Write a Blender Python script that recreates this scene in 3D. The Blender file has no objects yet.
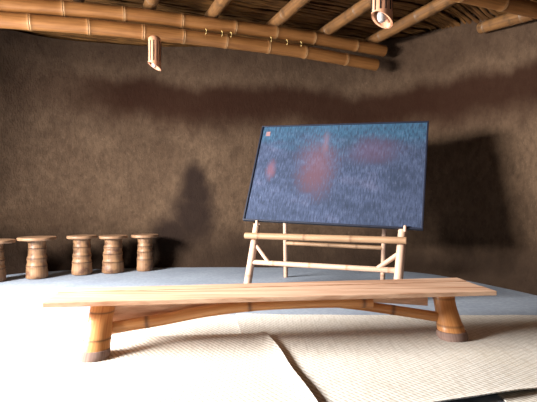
import bpy, bmesh, math, random
from mathutils import Vector, Matrix, noise

random.seed(7)
PI = math.pi
SC = bpy.context.scene
COL = SC.collection

# ------------------------------------------------------------------ camera
F, CX, CY, HC = 450.0, 268.5, 201.0, 0.75
cam_data = bpy.data.cameras.new('camera')
cam_data.sensor_width = 36.0
cam_data.lens = F / 537.0 * 36.0
cam_data.clip_start = 0.05
cam = bpy.data.objects.new('camera', cam_data)
cam.location = (0, 0, HC)
cam.rotation_euler = (PI / 2, 0, 0)
COL.objects.link(cam)
SC.camera = cam

# ------------------------------------------------------------------ view, sky, daylight
SC.view_settings.view_transform = 'Standard'
SC.view_settings.look = 'None'
SC.view_settings.gamma = 1.0
SC.view_settings.use_curve_mapping = False
SC.view_settings.exposure = 0.0

world = bpy.data.worlds.new('sky')
SC.world = world
world.use_nodes = True
bg = world.node_tree.nodes['Background']
bg.inputs[0].default_value = (0.55, 0.72, 1.0, 1)
bg.inputs[1].default_value = 0.05

def area(name, loc, target, sx, sy, power, color):
    d = bpy.data.lights.new(name, 'AREA')
    d.shape = 'RECTANGLE'; d.size = sx; d.size_y = sy
    d.energy = power; d.color = color
    o = bpy.data.objects.new(name, d)
    o.location = loc
    v = Vector(target) - Vector(loc)
    o.rotation_euler = v.to_track_quat('-Z', 'Y').to_euler()
    COL.objects.link(o)
    return o

# daylight that comes in through the doorway of the left wall
area('doorway_daylight', (-3.8, 1.7, 1.65), (-0.6, 2.6, 0.1), 2.2, 1.0, 1650, (1.0, 0.965, 0.93))

# ------------------------------------------------------------------ small helpers
def px(x, y, d):
    """a point at distance d along the view axis"""
    return Vector(((x - CX) * d / F, d, HC - (y - CY) * d / F))

def tag(o, label=None, cat=None, group=None, kind=None):
    if label: o['label'] = label
    if cat: o['category'] = cat
    if group: o['group'] = group
    if kind: o['kind'] = kind
    return o

def thing(name, label, cat, loc=(0, 0, 0), rz=0.0, group=None):
    o = bpy.data.objects.new(name, None)
    o.empty_display_size = 0.1
    o.location = loc; o.rotation_euler = (0, 0, rz)
    COL.objects.link(o)
    return tag(o, label, cat, group)

class MB:
    """collects geometry for one mesh; 'ring' = closeness to a bamboo node, UV = (round, along) in metres"""
    def __init__(self):
        self.v = []; self.f = []; self.uv = []; self.ring = []
    def add(self, p, uv=(0, 0), ring=0.0):
        self.v.append(Vector(p)); self.uv.append(uv); self.ring.append(ring)
        return len(self.v) - 1
    def face(self, *i):
        self.f.append(tuple(i))
    def box(self, c, sx, sy, sz, R=None):
        R = R or Matrix.Identity(3)
        c = Vector(c); ids = []
        for dz in (-1, 1):
            for dx, dy in ((-1, -1), (1, -1), (1, 1), (-1, 1)):
                loc = Vector((dx * sx / 2, dy * sy / 2, dz * sz / 2))
                ids.append(self.add(c + R @ loc, (loc.x + c.y, loc.y + loc.z)))
        a = ids
        for q in ((3, 2, 1, 0), (4, 5, 6, 7), (0, 1, 5, 4), (1, 2, 6, 5), (2, 3, 7, 6), (3, 0, 4, 7)):
            self.face(*[a[k] for k in q])
    def quadprism(self, top, h):
        """top: four corner points anticlockwise, extruded down by h"""
        t = [self.add(p, (p[0], p[1])) for p in top]
        b = [self.add(Vector(p) - Vector((0, 0, h)), (p[0], p[1] + h)) for p in top]
        self.face(*t); self.face(*reversed(b))
        n = len(t)
        for i in range(n):
            j = (i + 1) % n
            self.face(t[i], b[i], b[j], t[j])
    def build(self, name, mat, parent=None, smooth=True, bevel=0.0, sub=0, auto=40):
        me = bpy.data.meshes.new(name)
        me.from_pydata([tuple(p) for p in self.v], [], self.f)
        uvl = me.uv_layers.new(name='UVMap')
        for l in me.loops:
            uvl.data[l.index].uv = self.uv[l.vertex_index]
        at = me.attributes.new('ring', 'FLOAT', 'POINT')
        at.data.foreach_set('value', self.ring)
        bm = bmesh.new(); bm.from_mesh(me)
        bmesh.ops.recalc_face_normals(bm, faces=bm.faces)
        bm.to_mesh(me); bm.free()
        if smooth:
            for p in me.polygons: p.use_smooth = True
            try: me.set_sharp_from_angle(angle=math.radians(auto))
            except Exception: pass
        me.materials.append(mat)
        o = bpy.data.objects.new(name, me)
        COL.objects.link(o)
        if parent: o.parent = parent
        if bevel:
            b = o.modifiers.new('bevel', 'BEVEL'); b.width = bevel; b.segments = 2; b.limit_method = 'ANGLE'
        return o

def catmull(pts, n):
    P = [Vector(p) for p in pts]
    if len(P) == 2:
        return [P[0].lerp(P[1], i / n) for i in range(n + 1)]
    Q = [P[0] * 2 - P[1]] + P + [P[-1] * 2 - P[-2]]
    out = []
    for s in range(len(P) - 1):
        a, b, c, d = Q[s:s + 4]
        k = max(2, n // (len(P) - 1))
        for i in range(k):
            t = i / k
            out.append(0.5 * ((2 * b) + (c - a) * t + (2 * a - 5 * b + 4 * c - d) * t * t + (3 * b - a - 3 * c + d) * t ** 3))
    out.append(P[-1])
    return out

def pole(mb, pts, r, r2=None, seg=14, step=0.02, nodes=None, hollow=True, bump=0.09, ringw=0.012, phase=0.15):
    """a bamboo culm along pts. nodes: spacing of its joints in metres (None = smooth stick)"""
    r2 = r if r2 is None else r2
    C = catmull(pts, 60)
    L = [0.0]
    for a, b in zip(C, C[1:]): L.append(L[-1] + (b - a).length)
    total = L[-1]
    # stations: regular plus dense around each joint
    st = set()
    k = max(2, int(total / max(step, total / 160)))
    for i in range(k + 1): st.add(round(total * i / k, 5))
    nl = []
    if nodes:
        s = phase * nodes
        while s < total:
            nl.append(s + random.uniform(-.08, .08) * nodes)
            s += nodes * random.uniform(.88, 1.1)
        for s in nl:
            for d in (-1.6, -1, -.55, -.25, 0, .25, .55, 1, 1.6):
                q = s + d * ringw
                if 0 <= q <= total: st.add(round(q, 5))
    st = sorted(st)
    def at(s):
        for i in range(len(L) - 1):
            if s <= L[i + 1] + 1e-9:
                t = (s - L[i]) / max(1e-9, L[i + 1] - L[i])
                return C[i].lerp(C[i + 1], t), (C[i + 1] - C[i]).normalized()
        return C[-1], (C[-1] - C[-2]).normalized()
    T0 = at(0)[1]
    ref = Vector((0, 0, 1)) if abs(T0.z) < .9 else Vector((0, 1, 0))
    rows = []
    for s in st:
        p, T = at(s)
        X = ref.cross(T).normalized(); Y = T.cross(X)
        rr = r + (r2 - r) * s / total
        ring = 0.0
        for q in nl:
            d = (s - q) / ringw
            g = math.exp(-d * d)
            rr *= 1 + bump * g - bump * .9 * math.exp(-(d / .3) ** 2)
            ring = max(ring, g)
        row = []
        for j in range(seg):
            a = 2 * PI * j / seg
            row.append(mb.add(p + X * (rr * math.cos(a)) + Y * (rr * math.sin(a)), (a * r, s), ring))
        rows.append(row)
    for A, B in zip(rows, rows[1:]):
        for j in range(seg):
            mb.face(A[j], A[(j + 1) % seg], B[(j + 1) % seg], B[j])
    for row, sgn in ((rows[0], 1), (rows[-1], -1)):
        c = sum((mb.v[i] for i in row), Vector()) / seg
        T = at(0 if sgn > 0 else total)[1] * sgn
        if hollow:
            inn = [mb.add(c + (mb.v[i] - c) * .8, mb.uv[i], .3) for i in row]
            dp = [mb.add(c + (mb.v[i] - c) * .76 + T * r * .5, mb.uv[i], 1.0) for i in row]
            for j in range(seg):
                k2 = (j + 1) % seg
                mb.face(row[j], row[k2], inn[k2], inn[j]); mb.face(inn[j], inn[k2], dp[k2], dp[j])
            mb.face(*dp)
        else:
            mb.face(*row)
    return mb

def lathe(mb, prof, seg=28, loc=(0, 0, 0), axis=None, wob=0.0, seed=0, rings=None):
    """prof: (radius, height[, ring]) from bottom to top, closed with caps"""
    R = axis or Matrix.Identity(3)
    loc = Vector(loc); rows = []
    s = 0
    for k, q in enumerate(prof):
        r, z = q[0], q[1]; ring = q[2] if len(q) > 2 else 0.0
        row = []
        for j in range(seg):
            a = 2 * PI * j / seg
            w = 1 + wob * noise.noise(Vector((math.cos(a) * 1.3, math.sin(a) * 1.3, z * 9 + seed * 7.7)))
            row.append(mb.add(loc + R @ Vector((r * w * math.cos(a), r * w * math.sin(a), z)), (a * .09, z), ring))
        rows.append(row)
    for A, B in zip(rows, rows[1:]):
        for j in range(seg):
            mb.face(A[j], A[(j + 1) % seg], B[(j + 1) % seg], B[j])
    mb.face(*reversed(rows[0])); mb.face(*rows[-1])
    return mb

# ------------------------------------------------------------------ materials
def srgb(r, g, b):
    def c(u):
        u /= 255.0
        return u / 12.92 if u <= .04045 else ((u + .055) / 1.055) ** 2.4
    return (c(r), c(g), c(b), 1.0)

class NT:
    def __init__(self, name, rough=.7, spec=.3):
        self.m = bpy.data.materials.new(name); self.m.use_nodes = True
        self.t = self.m.node_tree
        self.b = self.t.nodes['Principled BSDF']
        self.b.inputs['Roughness'].default_value = rough
        self.b.inputs['Specular IOR Level'].default_value = spec
    def n(self, typ, **kw):
        o = self.t.nodes.new(typ)
        for k, v in kw.items():
            if k.startswith('i_'): o.inputs[k[2:].replace('_', ' ')].default_value = v
            else: setattr(o, k, v)
        return o
    def l(self, a, b): self.t.links.new(a, b)
    def sock(self, inp, v):
        if hasattr(v, 'is_linked'): self.l(v, inp)
        else: inp.default_value = v
    def coord(self, kind='Object'):
        return self.n('ShaderNodeTexCoord').outputs[kind]
    def mapping(self, vec, scale=(1, 1, 1), loc=(0, 0, 0), rot=(0, 0, 0)):
        m = self.n('ShaderNodeMapping'); self.l(vec, m.inputs[0])
        m.inputs['Scale'].default_value = scale; m.inputs['Location'].default_value = loc; m.inputs['Rotation'].default_value = rot
        return m.outputs[0]
    def noise(self, vec, scale, detail=4, rough=.55):
        k = self.n('ShaderNodeTexNoise'); self.l(vec, k.inputs['Vector'])
        k.inputs['Scale'].default_value = scale; k.inputs['Detail'].default_value = detail; k.inputs['Roughness'].default_value = rough
        return k.outputs[0]
    def ramp(self, fac, stops):
        r = self.n('ShaderNodeValToRGB'); self.l(fac, r.inputs[0])
        e = r.color_ramp.elements
        while len(e) < len(stops): e.new(.5)
        for k, (p, c) in enumerate(stops):
            e[k].position = p
            e[k].color = c if not isinstance(c, (int, float)) else (c, c, c, 1)
        return r.outputs[0]
    def math(self, op, a, b=0.0, c=None, clamp=False):
        m = self.n('ShaderNodeMath', operation=op, use_clamp=clamp)
        self.sock(m.inputs[0], a); self.sock(m.inputs[1], b)
        if c is not None: self.sock(m.inputs[2], c)
        return m.outputs[0]
    def mix(self, fac, a, b, mode='MIX'):
        m = self.n('ShaderNodeMix', data_type='RGBA', blend_type=mode)
        self.sock(m.inputs[0], fac); self.sock(m.inputs[6], a); self.sock(m.inputs[7], b)
        return m.outputs[2]
    def smooth(self, v, lo, hi):
        m = self.n('ShaderNodeMapRange', interpolation_type='SMOOTHSTEP')
        self.sock(m.inputs[0], v); m.inputs[1].default_value = lo; m.inputs[2].default_value = hi
        return m.outputs[0]
    def sep(self, vec):
        s = self.n('ShaderNodeSeparateXYZ'); self.l(vec, s.inputs[0]); return s.outputs
    def bump(self, h, strength=.3, dist=.01):
        b = self.n('ShaderNodeBump'); self.l(h, b.inputs['Height'])
        b.inputs['Strength'].default_value = strength; b.inputs['Distance'].default_value = dist
        self.l(b.outputs[0], self.b.inputs['Normal'])
    def base(self, c): self.sock(self.b.inputs['Base Color'], c)

def bamboo(name, light, dark, node, blotch=None, rough=.45, streak=1.0):
    m = NT(name, rough, .4)
    uv = m.coord('UV'); ob = m.coord('Object')
    st = m.noise(m.mapping(uv, (70, 3, 1)), 1.0, 4)
    big = m.noise(ob, 3.5, 3)
    c = m.mix(m.ramp(st, [(.3, 0.0), (.75, streak)]), light, dark)
    c = m.mix(m.ramp(big, [(.45, 0.0), (.75, .6)]), c, dark)
    if blotch:
        bl = m.noise(ob, 11.0, 4)
        c = m.mix(m.ramp(bl, [(.52, 0.0), (.66, .8)]), c, blotch)
    at = m.n('ShaderNodeAttribute', attribute_name='ring')
    c = m.mix(m.math('MULTIPLY', at.outputs['Fac'], .85), c, node)
    m.base(c)
    m.bump(st, .12, .004)
    return m.m

M = {}
M['beam'] = bamboo('orange_bamboo', srgb(152, 104, 58), srgb(112, 70, 34), srgb(160, 122, 82))
M['joist'] = bamboo('brown_bamboo', srgb(124, 88, 52), srgb(84, 56, 32), srgb(100, 76, 52), blotch=srgb(70, 50, 32))
M['pale'] = bamboo('pale_bamboo', srgb(196, 168, 148), srgb(170, 134, 110), srgb(160, 118, 92), rough=.55)
M['tan'] = bamboo('tan_bamboo', srgb(164, 132, 102), srgb(132, 100, 72), srgb(112, 84, 60), rough=.55)
M['stool'] = bamboo('stool_bamboo', srgb(150, 116, 84), srgb(106, 74, 50), srgb(66, 46, 34), blotch=srgb(70, 44, 36), rough=.5)
M['bench_bamboo'] = bamboo('honey_bamboo', srgb(206, 152, 98), srgb(170, 108, 58), srgb(100, 68, 50), rough=.4)
M['lamp'] = bamboo('lamp_bamboo', srgb(196, 146, 116), srgb(164, 110, 80), srgb(180, 136, 106))
M['root'] = bamboo('root_end', srgb(150, 124, 112), srgb(108, 86, 78), srgb(96, 76, 66), rough=.9)

def adobe():
    m = NT('adobe', .95, .1)
    p = m.coord('Object')
    s = m.sep(p)
    big = m.noise(p, 1.6, 5, .6)
    fine = m.noise(m.mapping(p, (16, 16, 11)), 1.0, 6, .7)
    straw = m.noise(m.mapping(p, (48, 48, 30)), 1.0, 5, .7)
    c = m.ramp(big, [(.3, srgb(64, 49, 37)), (.7, srgb(90, 72, 56))])
    c = m.mix(m.ramp(fine, [(.35, .55), (.58, 0.0)]), c, srgb(48, 36, 27))
    c = m.mix(m.ramp(straw, [(.55, 0.0), (.75, .4)]), c, srgb(112, 92, 74))
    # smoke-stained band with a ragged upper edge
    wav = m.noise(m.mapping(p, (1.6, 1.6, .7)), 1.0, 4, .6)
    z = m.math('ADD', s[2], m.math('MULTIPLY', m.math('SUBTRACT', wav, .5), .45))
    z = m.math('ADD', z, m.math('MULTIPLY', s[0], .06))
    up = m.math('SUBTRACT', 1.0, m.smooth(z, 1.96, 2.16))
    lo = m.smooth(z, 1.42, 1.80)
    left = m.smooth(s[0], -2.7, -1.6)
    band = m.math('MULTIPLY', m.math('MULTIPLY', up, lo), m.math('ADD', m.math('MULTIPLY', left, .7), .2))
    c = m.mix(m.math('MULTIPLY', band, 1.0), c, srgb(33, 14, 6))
    upper_dark = m.math('MULTIPLY', m.smooth(z, 2.0, 2.35), .45)
    c = m.mix(upper_dark, c, srgb(40, 26, 18))  # darker towards the top of the wall
    # dark patch of overlapping ellipses low on the back wall
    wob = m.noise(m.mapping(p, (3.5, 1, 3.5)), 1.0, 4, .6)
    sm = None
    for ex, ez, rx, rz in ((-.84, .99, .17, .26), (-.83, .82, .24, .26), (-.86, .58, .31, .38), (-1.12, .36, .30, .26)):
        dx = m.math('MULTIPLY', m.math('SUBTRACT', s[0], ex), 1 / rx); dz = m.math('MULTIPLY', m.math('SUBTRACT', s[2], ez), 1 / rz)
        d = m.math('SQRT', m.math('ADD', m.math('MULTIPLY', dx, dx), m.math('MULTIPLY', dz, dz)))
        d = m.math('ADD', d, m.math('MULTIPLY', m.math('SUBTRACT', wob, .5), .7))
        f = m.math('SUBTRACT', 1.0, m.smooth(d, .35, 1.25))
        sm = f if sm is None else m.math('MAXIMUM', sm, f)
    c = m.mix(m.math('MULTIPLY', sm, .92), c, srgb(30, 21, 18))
    # darker towards the floor, with an uneven edge
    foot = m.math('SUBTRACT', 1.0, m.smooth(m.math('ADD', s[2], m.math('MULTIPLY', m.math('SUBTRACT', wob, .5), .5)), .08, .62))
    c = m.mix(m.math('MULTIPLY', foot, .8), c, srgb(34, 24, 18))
    # pits
    v = m.n('ShaderNodeTexVoronoi'); m.l(m.mapping(p, (6, 6, 6)), v.inputs['Vector'])
    pit = m.math('SUBTRACT', 1.0, m.smooth(v.outputs['Distance'], .04, .13))
    c = m.mix(m.math('MULTIPLY', pit, .5), c, srgb(50, 36, 26))
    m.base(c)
    h = m.math('ADD', m.math('MULTIPLY', fine, .6), m.math('ADD', m.math('MULTIPLY', straw, .4), m.math('MULTIPLY', pit, -1.2)))
    m.bump(h, .55, .03)
    return m.m
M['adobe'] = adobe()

def floor_mat():
    m = NT('blue_grey_cement', .75, .3)
    p = m.coord('Object')
    a = m.noise(p, 2.2, 5, .6); b = m.noise(p, 30, 4, .6)
    c = m.ramp(a, [(.3, srgb(132, 142, 156)), (.7, srgb(152, 162, 174))])
    c = m.mix(m.ramp(b, [(.4, .35), (.6, 0.0)]), c, srgb(110, 118, 132))
    m.base(c); m.bump(b, .2, .008)
    return m.m
M['floor'] = floor_mat()

def ceiling_mat():
    m = NT('reed_thatch', .9, .1)
    p = m.coord('Object'); uv = m.coord('UV')
    a = m.noise(p, 3.0, 4); b = m.noise(m.mapping(uv, (40, 2, 1)), 1.0, 3)
    c = m.ramp(a, [(.3, srgb(84, 54, 28)), (.7, srgb(132, 92, 50))])
    c = m.mix(m.ramp(b, [(.4, .6), (.65, 0.0)]), c, srgb(44, 28, 16))
    m.base(c)
    return m.m
M['reed'] = ceiling_mat()

def board_mat():
    m = NT('chalkboard_face', .8, .2)
    uv = m.coord('UV'); s = m.sep(uv)
    vs = m.noise(m.mapping(uv, (110, 14, 1)), 1.0, 6, .7)
    big = m.noise(m.mapping(uv, (3.2, 3.8, 1)), 1.0, 4, .6)
    c = m.ramp(big, [(.36, srgb(42, 52, 72)), (.55, srgb(58, 68, 92)), (.72, srgb(78, 82, 106))])
    # worn teal paint towards the top
    w = m.noise(m.mapping(uv, (5, 6, 1), (3, 1, 0)), 1.0, 4)
    teal = m.math('MULTIPLY', m.smooth(m.math('ADD', s[1], m.math('MULTIPLY', w, .5)), .95, 1.2), .8)
    c = m.mix(teal, c, srgb(44, 80, 104))
    c = m.mix(m.ramp(vs, [(.38, .8), (.55, 0.0)]), c, srgb(32, 40, 56))
    c = m.mix(m.ramp(vs, [(.56, 0.0), (.72, .5)]), c, srgb(100, 106, 128))
    # reddish rubbed patches
    def patch(cx, cy, rx, ry, amt, col):
        nonlocal c
        dx = m.math('MULTIPLY', m.math('SUBTRACT', s[0], cx), 1 / rx)
        dy = m.math('MULTIPLY', m.math('SUBTRACT', s[1], cy), 1 / ry)
        d = m.math('SQRT', m.math('ADD', m.math('MULTIPLY', dx, dx), m.math('MULTIPLY', dy, dy)))
        d = m.math('ADD', d, m.math('MULTIPLY', m.math('SUBTRACT', m.math('ADD', m.math('MULTIPLY', big, .45), m.math('MULTIPLY', vs, .55)), .5), 3.6))
        f = m.math('MULTIPLY', m.math('SUBTRACT', 1.0, m.smooth(d, .1, 1.35)), amt)
        c = m.mix(f, c, col)
    patch(.40, .58, .12, .32, .55, srgb(98, 64, 70))
    patch(.43, .82, .025, .14, .4, srgb(116, 92, 104))
    patch(.71, .72, .16, .14, .3, srgb(94, 64, 82))
    patch(.11, .52, .03, .10, .5, srgb(112, 72, 82))
    patch(.56, .80, .06, .10, .5, srgb(38, 54, 70))
    m.base(c); m.bump(vs, .1, .004)
    return m.m
M['board'] = board_mat()

def plain(name, col, rough=.6, col2=None, scale=20, spec=.3):
    m = NT(name, rough, spec)
    n = m.noise(m.coord('Object'), scale, 4)
    m.base(m.mix(m.ramp(n, [(.35, 0.0), (.7, 1.0)]), col, col2 or tuple(min(1, k * 1.25) for k in col[:3]) + (1,)))
    return m.m
M['frame'] = plain('black_painted_wood', srgb(22, 26, 40), .5)
M['tape'] = plain('paper', srgb(120, 92, 94), .8)
M['dark'] = plain('slit_dark', srgb(30, 20, 14), .9)
M['wire'] = plain('pale_wire', srgb(214, 186, 120), .5)
M['cord'] = plain('black_cord', srgb(30, 26, 24), .7)
M['bulb'] = plain('white_glass', srgb(150, 146, 142), .25)

def wood(name, a, b, ax):
    m = NT(name, .55, .3)
    p = m.coord('Object')
    g = m.noise(m.mapping(p, (1.6, 38, 38), rot=(0, 0, ax)), 1.0, 5, .6)
    k = m.noise(m.mapping(p, (1.2, 5, 5), rot=(0, 0, ax)), 1.0, 3)
    c = m.mix(m.ramp(g, [(.35, 0.0), (.68, 1.0)]), a, b)
    c = m.mix(m.ramp(k, [(.5, 0.0), (.75, .4)]), c, tuple(.6 * q for q in b[:3]) + (1,))
    m.base(c); m.bump(g, .12, .004)
    return m.m
M['plank'] = wood('bench_plank_wood', srgb(222, 186, 158), srgb(170, 124, 94), -.12)
M['seat'] = plain('stool_seat_wood', srgb(146, 114, 88), .5, srgb(116, 86, 62), 8)

def mat_weave(name, a, b):
    m = NT(name, .85, .15)
    p = m.coord('Object')
    def wave(rot, sc):
        w = m.n('ShaderNodeTexWave', wave_type='BANDS', bands_direction='X')
        m.l(m.mapping(p, (1, 1, 1), rot=(0, 0, rot)), w.inputs[0])
        w.inputs['Scale'].default_value = sc; w.inputs['Distortion'].default_value = .6; w.inputs['Detail'].default_value = 1; w.inputs['Detail Scale'].default_value = 2
        return w.outputs['Fac']
    w1 = wave(-.62, 15.0); w2 = wave(.95, 11.0)
    st = m.noise(m.mapping(p, (60, 8, 1), rot=(0, 0, .95)), 1.0, 3)
    big = m.noise(p, 2.0, 3)
    h = m.math('ADD', m.math('MULTIPLY', w1, .75), m.math('MULTIPLY', w2, .25))
    c = m.mix(m.ramp(h, [(.1, 1.0), (.55, 0.0)]), a, b)
    c = m.mix(m.ramp(st, [(.45, 0.0), (.7, .5)]), c, b)
    c = m.mix(m.ramp(big, [(.5, 0.0), (.8, .35)]), c, srgb(182, 168, 140))
    m.base(c); m.bump(h, .2, .004)
    return m.m
M['mat'] = mat_weave('woven_reed_mat', srgb(218, 214, 206), srgb(172, 163, 150))

# ------------------------------------------------------------------ setting: floor, walls, ceiling
def struct(o): o['kind'] = 'structure'; return o

mb = MB()
N = 24
x0, x1, y0, y1 = -4.2, 3.0, -1.4, 5.6
for i in range(N + 1):
    for j in range(N + 1):
        x = x0 + (x1 - x0) * i / N; y = y0 + (y1 - y0) * j / N
        mb.add((x, y, .004 * noise.noise(Vector((x * 1.3, y * 1.3, 0))) - .004), (x, y))
for i in range(N):
    for j in range(N):
        a = i * (N + 1) + j
        mb.face(a, a + N + 1, a + N + 2, a + 1)
# underside
b0 = [mb.add(p) for p in ((x0, y0, -.25), (x1, y0, -.25), (x1, y1, -.25), (x0, y1, -.25))]
mb.face(*reversed(b0))
struct(mb.build('floor', M['floor'], auto=80))

WALL_TOP = 2.52
def wall(name, prof, n, th=.28, ztop=WALL_TOP, zbot=-.05):
    mb = MB()
    C = catmull(prof, n)
    rows = []
    m = 40
    for k, p in enumerate(C):
        T = (C[min(k + 1, len(C) - 1)] - C[max(k - 1, 0)]).normalized()
        nrm = Vector((-T.y, T.x, 0))      # outward side (profile runs clockwise seen from above)
        inner = []; outer = []
        for j in range(m + 1):
            z = zbot + (ztop - zbot) * j / m
            q = Vector((p.x, p.y, z))
            d = .018 * noise.noise(Vector((q.x * 1.1, q.y * 1.1, z * 1.3))) + .008 * noise.noise(q * 4.0)
            d -= .05 * max(0, 1 - (z - 0) / .16) ** 2      # the plaster swells towards the floor
            inner.append(mb.add(q + nrm * d))
            outer.append(mb.add(q + nrm * th))
        rows.append((inner, outer))
    for (a, ao), (b, bo) in zip(rows, rows[1:]):
        for j in range(m):
            mb.face(a[j], a[j + 1], b[j + 1], b[j]); mb.face(ao[j], bo[j], bo[j + 1], ao[j + 1])
        mb.face(a[m], ao[m], bo[m], b[m]); mb.face(a[0], b[0], bo[0], ao[0])
    for (a, ao) in (rows[0], rows[-1]):
        for j in range(m): mb.face(a[j], ao[j], ao[j + 1], a[j + 1])
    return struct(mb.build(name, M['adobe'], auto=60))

back = [(-3.3, 3.0), (-3.24, 3.45), (-3.0, 4.15), (-2.5, 4.8), (-1.6, 5.1), (-.76, 5.16), (.36, 5.15), (1.15, 5.02), (1.68, 4.7), (1.96, 4.2), (2.2, 3.6), (2.4, 2.8), (2.52, 1.5), (2.52, -.6)]
full = catmull([(p[0], p[1], 0) for p in back], 130)
cut = min(range(len(full)), key=lambda k: abs(full[k].x - 1.55) + abs(full[k].y - 4.8))
lft = min(range(len(full)), key=lambda k: (full[k] - Vector((-2.98, 4.05, 0))).length)
def wall_from(name, pts): return wall(name, pts, len(pts) - 1)
# (profiles already sampled: pass them straight through)
_cat = catmull
def wall_sampled(name, pts):
    global catmull
    catmull = lambda p, n: [Vector(q) for q in p]
    o = wall(name, pts, 0)
    catmull = _cat
    return o
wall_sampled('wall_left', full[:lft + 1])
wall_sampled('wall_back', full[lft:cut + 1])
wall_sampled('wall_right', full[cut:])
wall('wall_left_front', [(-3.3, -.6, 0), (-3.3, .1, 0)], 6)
# unseen lintel over the doorway, its height set to shade the upper walls
mb = MB(); mb.box((-3.44, 1.55, 2.16), .28, 2.9, .72)
struct(mb.build('trim_1', M['adobe'], smooth=False))

# direction of the long beams and of the joists across them
BD = Vector((.927, .375, 0)).normalized()
JD = Vector((.386, -.922, 0)).normalized()      # from the back beam towards the viewer

# ceiling: reeds laid side by side over the joists, with a thatch sheet above
mb = MB()
CZ = 2.545
def cz(x, y):
    t = max(0, min(1, (x - 1.65) / .5)); return CZ - .20 * t * t * (3 - 2 * t)      # the reeds dip to the right wall
ORI = Vector((-.4, 2.2, 0)); BN = Vector((-BD.y, BD.x, 0))
for k in range(-95, 96):
    off = k * .04 + random.uniform(-.012, .012)
    r = random.uniform(.010, .021)
    a = random.uniform(-.02, .02)
    p0 = ORI + BN * (off - a * 4) - BD * 4.2; p1 = ORI + BN * (off + a * 4) + BD * 4.2
    rows = []
    nst = 44
    for i in range(nst + 1):
        p = p0.lerp(p1, i / nst)
        z = cz(p.x, p.y) + .018 + random.uniform(-.012, .012)
        w = BN * random.uniform(-.008, .008)
        row = []
        for j in range(6):
            t = 2 * PI * j / 6
            row.append(mb.add(p + w + BN * (r * math.cos(t)) + Vector((0, 0, z + r * math.sin(t))), (t * r, i * .38)))
        rows.append(row)
    for A, B in zip(rows, rows[1:]):
        for j in range(6): mb.face(A[j], A[(j + 1) % 6], B[(j + 1) % 6], B[j])
sheet = [ORI + BN * s * 3.9 + BD * t * 4.3 + Vector((0, 0, CZ + .11)) for s, t in ((-1, -1), (-1, 1), (1, 1), (1, -1))]
mb.quadprism(sheet, .06)
struct(mb.build('ceiling', M['reed'], auto=60))

# ------------------------------------------------------------------ roof poles
R_B = .06
DEP0, DEP1 = Vector((-2.07, 3.476, 0)), Vector((1.2, 4.8, 0))
def beam_depth(x):
    """distance of the back beam's vertical plane along the ray of column x"""
    k = (x - CX) / F
    # DEP0 + BD*t : X = k*Y
    t = (k * DEP0.y - DEP0.x) / (BD.x - k * BD.y)
    return DEP0.y + BD.y * t
def beam_pts(cols):
    out = []
    for x, y in cols:
        out.append(px(x, y, beam_depth(x)))
    return out
low = beam_pts([(-40, 17.5), (0, 20), (67, 25), (134, 31), (200, 38.5), (290, 50), (340, 58.5), (376, 65)])
upp = beam_pts([(-40, .5), (0, 4), (67, 9), (134, 15), (200, 23), (290, 34.5), (340, 43), (384, 51)])
lower_beam = thing('bamboo_beam', 'orange bamboo roof pole, the lower of the two lying together along the back wall', 'bamboo pole')
o = pole(MB(), low, .062, .060, nodes=.42, step=.05, seg=18).build('culm', M['beam'], lower_beam)
upper_beam = thing('bamboo_beam', 'orange bamboo roof pole tied on top of another along the back wall', 'bamboo pole')
o = pole(MB(), upp, .060, .060, nodes=.45, step=.05, seg=18, phase=.55).build('culm', M['beam'], upper_beam)
# wire ties
for x, y in ((206, 32), (222, 34), (231, 35), (271, 40), (287, 42.5), (301, 44.5)):
    d = beam_depth(x) - .052
    c = px(x, y, d)
    mb = MB()
    pts = [c + Vector((-.006, .002, .03)), c + Vector((.003, -.012, .016)), c + Vector((.008, -.014, 0)), c + Vector((.002, -.012, -.016)), c + Vector((-.006, 0, -.03))]
    pole(mb, pts, .003, seg=6, hollow=False)
    mb.build('wire_tie', M['wire'], lower_beam)

joists = [(78, 3), (151, 8), (214, 18), (276, 25), (327, 32), (376, 42)]
jl = ['bamboo rafter end farthest left above the long beams, barely showing at the top edge',
      'bamboo rafter second from left, meeting the long beams up from the left lamp',
      'mottled steep bamboo rafter crossing the long beams up and right of the left lamp',
      'bamboo rafter meeting the long beams above the top left corner of the chalkboard',
      'bamboo rafter reaching the long beams just left of the right hanging lamp',
      'longest visible bamboo rafter, its foot resting on the tips of the two long beams']
for (x, y), lab in zip(joists, jl):
    d = beam_depth(x)
    b = px(x, y, d); b.z = 2.475
    # keep the column of the photograph's foot
    p0 = b - JD * .14; p1 = b + JD * 4.6
    t = thing('bamboo_rafter', lab, 'bamboo pole', group='rafters under the reed ceiling')
    pole(MB(), [p0, p0.lerp(p1, .5) + Vector((.01, 0, -.008)), p1], .056, .062, nodes=.5, step=.1, seg=16, phase=random.random()).build('culm', M['joist'], t)
# pole against the right wall, and the cross beam below the joists
t = thing('bamboo_rafter', 'short bamboo pole at the top right corner, running along the right wall', 'bamboo pole', group='rafters under the reed ceiling')
a = px(481, 28, 4.1); b = px(528, 14, 3.62)
pole(MB(), [a, b, b + (b - a) * .12], .05, .058, nodes=.4, step=.1, seg=16).build('culm', M['joist'], t)
t = thing('bamboo_beam', 'orange bamboo beam cut off by the top right corner, crossing in front of rafters', 'bamboo pole')
c = Vector((1.87, 3.63, 2.36))
c = px(500, 2.5, 3.3)
pole(MB(), [c - BD * 4.6, c, c + BD * .75], .058, .056, nodes=.45, step=.1, seg=16).build('culm', M['beam'], t)

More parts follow.
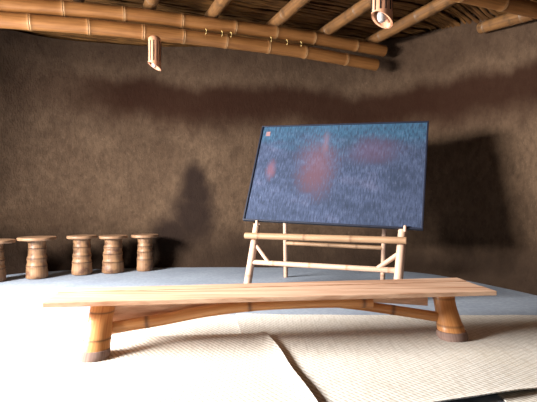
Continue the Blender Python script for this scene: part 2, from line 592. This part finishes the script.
# ------------------------------------------------------------------ hanging lamps
def lamp(loc, label, length, r, peg=None, cord=None, turn=0.0):
    t = thing('hanging_lamp', label, 'lamp', loc, turn)
    mb = MB()
    seg = 40
    def ring(rad, z, cut=0.0, dome=False):
        row = []
        for j in range(seg):
            a = 2 * PI * j / seg
            zz = z - cut * (.5 + .5 * math.cos(a)) 
            row.append(mb.add((rad * math.cos(a), rad * math.sin(a), zz), (a * r, z), 0))
        return row
    rows = [ring(r * .25, length), ring(r * .7, length - .008), ring(r * .95, length - .022), ring(r, length - .05), ring(r * .985, length * .5), ring(r, .09), ring(r * 1.02, .06, .06), ring(r * .80, .062, .06), ring(r * .8, .1), ring(r * .8, length - .05)]
    # slits: dark bars below stand for the shade inside the openings
    for A, B in zip(rows, rows[1:]):
        for j in range(seg): mb.face(A[j], A[(j + 1) % seg], B[(j + 1) % seg], B[j])
    mb.face(*rows[0]); mb.face(*rows[-1])
    sh = mb.build('lamp_shade', M['lamp'], t)
    mb = MB()
    for j in range(0, 12):
        a = 2 * PI * (j + .5) / 12
        R = Matrix.Rotation(a, 3, 'Z')
        mb.box(R @ Vector((r * .992, 0, .065 + (length - .115) / 2)), .006, .006, length - .115, R)
    mb.build('slit_dark_bar', M['dark'], sh, smooth=False)
    mb = MB()
    lathe(mb, [(.004, .02), (.014, .022), (.021, .034), (.023, .05), (.018, .07), (.012, .085), (.012, .11)], seg=18)
    mb.build('bulb', M['bulb'], t)
    mb = MB()
    lathe(mb, [(.013, .1), (.016, .102), (.016, .135), (.006, .14), (.003, .15), (.003, length - .03)], seg=14)
    mb.build('socket', M['cord'], t)
    if cord:
        mb = MB(); pole(mb, [(0, 0, length - .01), (0.003, 0, length + cord * .5), (0, 0, length + cord)], .0035, seg=8, hollow=False)
        mb.build('cord', M['cord'], t)
    if peg:
        mb = MB(); pole(mb, [(0, 0, length - .03), (0, peg * .6, length - .02), (0, peg, length)], .007, seg=8, hollow=False)
        mb.build('bracket', M['cord'], t)
    return t
d1 = beam_depth(154) - .13
l1 = px(154.5, 70, d1)
lamp(l1, 'small bamboo tube lamp with slanted rim hanging from the long beam, at left', .285, .0515 * d1 / 3.65, peg=.07, turn=.35)
l2 = px(382, 26.5, 2.1)
lamp(l2, 'nearer bamboo tube lamp hanging from above at right, cut by the top edge', .27, .0475, cord=2.47 - l2.z - .27, turn=.38)

# ------------------------------------------------------------------ stools
def stool(loc, h, rs, stem, label, seed, tint=None):
    t = thing('bamboo_stool', label, 'stool', loc, seed * 1.3, 'bamboo stools along the back wall')
    r0, rb = stem
    hs = h - .03
    prof = [(rb * .97, 0, .3), (rb * 1.02, .012, .2), (rb, .05, 0)]
    nodes = [(.22 + .03 * math.sin(seed * 3)), .47 + .03 * math.cos(seed * 5), .72 + .03 * math.sin(seed)]
    k = 44
    for i in range(1, k + 1):
        s = i / k; z = .05 + (hs - .05) * s
        r = rb + (r0 - rb) * min(1, s * 1.5) ** .8
        ring = 0
        for q in nodes:
            d = (s - q) / .045
            r *= 1 + .07 * math.exp(-d * d) - .075 * math.exp(-((s - q) / .014) ** 2)
            r *= 1 - .035 * math.exp(-((s - q - .11) / .06) ** 2)
            ring = max(ring, math.exp(-((s - q) / .02) ** 2))
        prof.append((r, z, ring))
    mb = MB(); lathe(mb, prof, 32, wob=.05, seed=seed)
    mb.build('stem', M['stool'], t)
    mb = MB()
    lathe(mb, [(rs * .9, hs), (rs * .985, hs + .004), (rs, hs + .012), (rs * .995, hs + .024), (rs * .97, hs + .03), (rs * .5, hs + .031)], 40)
    mb.build('seat', M['seat'], t)
    return t
def on_floor(x, y):
    d = F * HC / (y - CY); return Vector(((x - CX) * d / F, d, 0))
for (x, yb, yt, rpx, spx, lab, sd) in (
    (-6, 281, 240, 19, (10, 12), 'bamboo stool at the left end of the row, cut by the picture edge', 1),
    (37, 277.5, 237, 18, (9.6, 11.5), 'bamboo stool standing alone with wide disc seat, second from the left end', 2),
    (82, 273.8, 235.5, 14.3, (9.4, 11), 'ringed bamboo stool in the middle of the row of five', 3),
    (113, 272, 235.5, 14.3, (10, 12), 'stout bamboo stool with dark blotches, second from the right end of the row', 4),
    (145, 270.3, 234.5, 13.4, (8.4, 9), 'slim bamboo stool at the right end of the row, nearest the chalkboard', 5)):
    p = on_floor(x, yb)
    h = (yb - yt) * p.y / F
    spx = (spx[0] * .86, spx[1] * .88)
    s = p.y / F
    stool(p, h, rpx * s, (spx[0] * s, spx[1] * s), lab, sd)

# ------------------------------------------------------------------ easel and chalkboard
ez = thing('easel', 'pale bamboo pole trestle easel holding up the chalkboard', 'easel', (.45, 3.75, 0))
def epole(name, a, b, r, r2=None, nodes=.3, mat='pale', bump=.06, ph=.4):
    off = Vector((.45, 3.75, 0))
    return pole(MB(), [Vector(a) - off, Vector(b) - off], r, r2, nodes=nodes, step=.05, seg=14, bump=bump, phase=ph).build(name, M[mat], ez)
FL0, FL1 = Vector((-.186, 3.885, 0)), Vector((-.098, 3.85, .555))
FR0, FR1 = Vector((.968, 3.40, 0)), Vector((1.02, 3.42, .54))
epole('leg', FL0, FL1, .034, .029); epole('leg', FR0, FR1, .036, .032)
BL0, BL1 = Vector((.172, 4.45, 0)), Vector((.146, 4.125, 1.02))
BR0, BR1 = Vector((.995, 3.93, 0)), Vector((.985, 3.765, .98))
epole('leg', BL0, BL1, .021, .019); epole('leg', BR0, BR1, .021, .019)
def along(a, b, z): return a.lerp(b, z / b.z)
dr = (FR0 - FL0).normalized(); fwd = Vector((dr.y, -dr.x, 0))
u0 = along(FL0, FL1, .455) + fwd * .05; u1 = along(FR0, FR1, .455) + fwd * .055
epole('rail', u0 - dr * .07, u1 + dr * .04, .027, .027, nodes=.36, mat='tan')
w0 = along(FL0, FL1, .225); w1 = along(FR0, FR1, .222)
epole('rail', w0, w1, .021, .022, nodes=.33, ph=.7)
epole('rail', along(BL0, BL1, .345), along(BR0, BR1, .345), .018, nodes=.3, mat='tan')
epole('brace', along(FL0, FL1, .385) + Vector((.01, 0, 0)), w0 + dr * .17, .017, nodes=None)
epole('brace', along(FR0, FR1, .36), w1 - dr * .17, .019, nodes=None)
off = Vector((.45, 3.75, 0))
for p in (FL1 + Vector((.0, -.055, .015)), FR1 + Vector((.0, -.058, .01))):
    mb = MB(); lathe(mb, [(.008, -.03), (.012, -.028), (.012, .012), (.008, .018)], 12, p - off)
    lathe(mb, [(.004, -.012), (.008, -.011), (.008, .0)], 10, p - off + Vector((0, .03, -.02)), Matrix.Rotation(PI / 2, 3, 'X'))
    mb.build('peg', M['pale'], ez)

# chalkboard: leans back on the easel
cb = thing('chalkboard', 'large dark blue chalkboard leaning back on the bamboo easel', 'chalkboard', (.462, 3.601, .560))
yaw, tilt, roll, BW, BH = .361, .409, -.036, 1.468, .942
r_ = Vector((math.cos(yaw), -math.sin(yaw), 0)); b_ = Vector((math.sin(yaw), math.cos(yaw), 0))
u_ = Vector((0, 0, 1)) * math.cos(tilt) + b_ * math.sin(tilt)
r2 = r_ * math.cos(roll) + u_ * math.sin(roll); u2 = u_ * math.cos(roll) - r_ * math.sin(roll)
n2 = r2.cross(u2)                    # faces away from the viewer is -n2
if n2.y > 0: n2 = -n2
RB = Matrix((r2, n2 * -1, u2)).transposed()
mb = MB()
ids = []
for (sx, sz) in ((-1, 0), (1, 0), (1, 1), (-1, 1)):
    ids.append(mb.add(RB @ Vector((sx * BW / 2 * .99, 0, sz * BH * .98 + .01)), ((sx + 1) / 2, sz)))
bk = [mb.add(RB @ Vector((sx * BW / 2 * .99, .016, sz * BH * .98 + .01)), ((sx + 1) / 2, sz)) for (sx, sz) in ((-1, 0), (1, 0), (1, 1), (-1, 1))]
mb.face(*ids); mb.face(*reversed(bk))
for i in range(4): mb.face(ids[i], bk[i], bk[(i + 1) % 4], ids[(i + 1) % 4])
mb.build('panel', M['board'], cb, smooth=False)
fw = .014
for c, sx, sz in (((0, .006, fw / 2), BW, fw), ((0, .006, BH - fw / 2 * .8), BW, fw * .8)):
    mb = MB(); mb.box(RB @ Vector(c), sx, .034, sz, RB); mb.build('frame_rail', M['frame'], cb, smooth=False, bevel=.003)
for s in (-1, 1):
    mb = MB(); mb.box(RB @ Vector((s * (BW / 2 - fw / 2), .006, BH / 2)), fw, .034, BH - 2 * fw * .9, RB); mb.build('frame_stile', M['frame'], cb, smooth=False, bevel=.003)
mb = MB(); mb.box(RB @ Vector((-BW / 2 + .075, -.0015, BH - .085)), .04, .003, .045, RB)
tag(mb.build('paper_scrap', M['tape'], cb, smooth=False), 'small pale square stuck in the top left corner')

# ------------------------------------------------------------------ bench
ZT = .275
def at_z(x, y, z): 
    d = (HC - z) * F / (y - CY); return Vector(((x - CX) * d / F, d, z))
P_FL, P_FR = at_z(42, 302.8, ZT), at_z(497, 291, ZT)
P_BL, P_BR = at_z(62, 288.7, ZT), at_z(457, 277.6, ZT)
cen = (P_FL + P_FR + P_BL + P_BR) / 4
bo = Vector((cen.x, cen.y, 0))
bench = thing('bench', 'long low plank bench on two bamboo stump legs in the foreground', 'bench', bo)
TH = .024
cuts = [0, .36, .7, 1]
for k in range(3):
    a, b = cuts[k] + (.02 if k else 0), cuts[k + 1]
    top = [P_FL.lerp(P_BL, a), P_FR.lerp(P_BR, a), P_FR.lerp(P_BR, b), P_FL.lerp(P_BL, b)]
    # slight unevenness of the boards
    dz = (0, -.002, .001)[k]
    mb = MB(); mb.quadprism([p - bo + Vector((0, 0, dz)) for p in top], TH)
    mb.build('seat_plank', M['plank'], bench, smooth=False, bevel=.004)
def stump(base, top, rb, rt, nodes, flare=.0):
    mb = MB()
    base = Vector(base) - bo; top = Vector(top) - bo
    T = (top - base).normalized()
    R = Matrix(((1, 0, T.x / T.z), (0, 1, T.y / T.z), (0, 0, 1)))      # a slanting stump cut level at both ends
    L = top.z - base.z
    prof = []; k = 40
    for i in range(k + 1):
        s = i / k
        r = rb + (rt - rb) * min(1, s * 1.6) ** .7
        r += flare * rt * max(0, (s - .75) / .25) ** 1.5
        ring = 0
        for q in nodes:
            r *= 1 + .06 * math.exp(-((s - q) / .035) ** 2) - .07 * math.exp(-((s - q) / .012) ** 2)
            ring = max(ring, math.exp(-((s - q) / .018) ** 2))
        prof.append((r, L * s, ring))
    # flat foot: shear the lowest ring level with the floor
    lathe(mb, prof, 32, base, R, wob=.03, seed=rb * 100)
    o = mb.build('leg', M['bench_bamboo'], bench)
    mb = MB()
    lathe(mb, [(rb * .97, -.012), (rb * 1.03, -.004), (rb * 1.035, .010), (rb * .99, .026)], 32, base, R, wob=.07, seed=3 + rb * 50)
    tag(mb.build('root_foot', M['root'], o), 'rough dark grey root end')
    return o
zb = ZT - TH - .009
lb = on_floor(94, 361.5); lb.z = .030; lt = Vector((-.838, 2.29, zb))
stump(lb, lt, .071, .058, (.30, .80), .05)
rb_ = on_floor(452.5, 340); rb_.z = .024; rt_ = Vector((.985, 2.56, zb))
stump(rb_, rt_, .077, .058, (.24, .84), .12)
def bpole(name, pts, r, r2=None, nodes=.4, ph=.3):
    return pole(MB(), [Vector(p) - bo for p in pts], r, r2, nodes=nodes, step=.04, seg=16, phase=ph, bump=.06).build(name, M['bench_bamboo'], bench)
# bowed pole from the foot of the left leg up under the planks
pa = [px(106, 329, 2.24), px(135, 324, 2.26), px(165, 319, 2.29), px(205, 311.5, 2.32), px(255, 305.5, 2.35), px(310, 303, 2.38), px(372, 302.5, 2.42)]
bpole('brace_pole', pa, .031, .026, nodes=.55)
pb = [px(333, 302.5, 2.50), px(365, 306, 2.50), px(400, 311, 2.49), px(446, 318, 2.49)]
bpole('brace_pole', pb, .026, .028, nodes=.6, ph=.5)
# rail under the planks, deeper towards both legs
ra = P_FL.lerp(P_BL, .52).lerp(P_FR.lerp(P_BR, .5), .11) - bo; rb2 = P_FL.lerp(P_BL, .52).lerp(P_FR.lerp(P_BR, .5), .87) - bo
sd = (rb2 - ra).normalized().cross(Vector((0, 0, 1))) * .02
mb = MB(); rows = []
for k in range(25):
    u = k / 24
    p = ra.lerp(rb2, u)
    zt = ZT - TH - .004
    zl = zt - .030 - .095 * max(0, 1 - u / .42) ** 1.2 - .055 * max(0, (u - .6) / .4) ** 1.2
    rows.append([mb.add((p.x + e * sd.x, p.y + e * sd.y, z), (u * 2, z)) for e, z in ((-1, zt), (1, zt), (1, zl), (-1, zl))])
for A, B in zip(rows, rows[1:]):
    for q in range(4): mb.face(A[q], A[(q + 1) % 4], B[(q + 1) % 4], B[q])
mb.face(*rows[0]); mb.face(*reversed(rows[-1]))
mb.build('under_rail', M['plank'], bench, smooth=False, bevel=.003)

# ------------------------------------------------------------------ mats on the floor
def mat(label, corners, z, n=(40, 40), curl=None, seed=0, rip=.002):
    """corners: four floor points (x, y), anticlockwise"""
    A, B, C, D = [Vector((p[0], p[1], 0)) for p in corners]
    mb = MB(); nx, ny = n
    c0 = (A + B + C + D) / 4
    top = {}; bot = {}
    for i in range(nx + 1):
        for j in range(ny + 1):
            u, v = i / nx, j / ny
            p = (A.lerp(B, u)).lerp(D.lerp(C, u), v)
            p.x += .008 * noise.noise(Vector((p.x * 3, p.y * 3, seed)));  p.y += .014 * noise.noise(Vector((p.x * 3, p.y * 3, seed + 9)))
            h = z + rip * max(0, noise.noise(Vector((p.x * 2.2, p.y * 2.2, seed + 4.2)))) 
            if curl: h += curl(u, v)
            top[i, j] = mb.add(p - c0 + Vector((0, 0, h + .005)), (p.x, p.y)); bot[i, j] = mb.add(p - c0 + Vector((0, 0, h)), (p.x, p.y))
    for i in range(nx):
        for j in range(ny):
            mb.face(top[i, j], top[i + 1, j], top[i + 1, j + 1], top[i, j + 1])
            mb.face(bot[i, j], bot[i, j + 1], bot[i + 1, j + 1], bot[i + 1, j])
    for i in range(nx):
        mb.face(top[i, 0], bot[i, 0], bot[i + 1, 0], top[i + 1, 0]); mb.face(top[i, ny], top[i + 1, ny], bot[i + 1, ny], bot[i, ny])
    for j in range(ny):
        mb.face(top[0, j], top[0, j + 1], bot[0, j + 1], bot[0, j]); mb.face(top[nx, j], bot[nx, j], bot[nx, j + 1], top[nx, j + 1])
    o = mb.build('woven_mat', M['mat'], auto=50)
    o.location = c0
    return tag(o, label, 'mat', 'woven mats on the floor')
mat('cream woven mat behind the left bench leg, in the shade of the bench', [(-1.5, 2.2), (-.02, 2.25), (-.08, 2.94), (-1.4, 3.0)], .000, seed=5)
mat('large cream woven mat under the right bench leg, weave plainly visible', [(.0, 1.48), (2.0, 1.99), (2.3, 2.9), (-.215, 2.93)], .0065, seed=2, rip=.009,
    curl=lambda u, v: .02 * max(0, 1 - v / .05) ** 2 * max(0, min(1, (u - .22) / .2, (.62 - u) / .15)) + .03 * math.exp(-((u - .78 - .1 * v) / .05) ** 2) * min(1, max(0, v - .1) * 3) * .5)
mat('brightly lit cream mat under the left bench leg, lying over the large mat', [(-1.7, .9), (.335, .9), (-.014, 2.48), (-1.6, 2.36)], .017, seed=1,
    curl=lambda u, v: .012 * max(0, (u - .95) / .05) ** 2)
mat('pale mat corner at the bottom right, tucked beneath the larger woven mat', [(.885, .9), (2.1, 1.3), (1.9, 2.2), (.885, 1.9)], .000, seed=3)
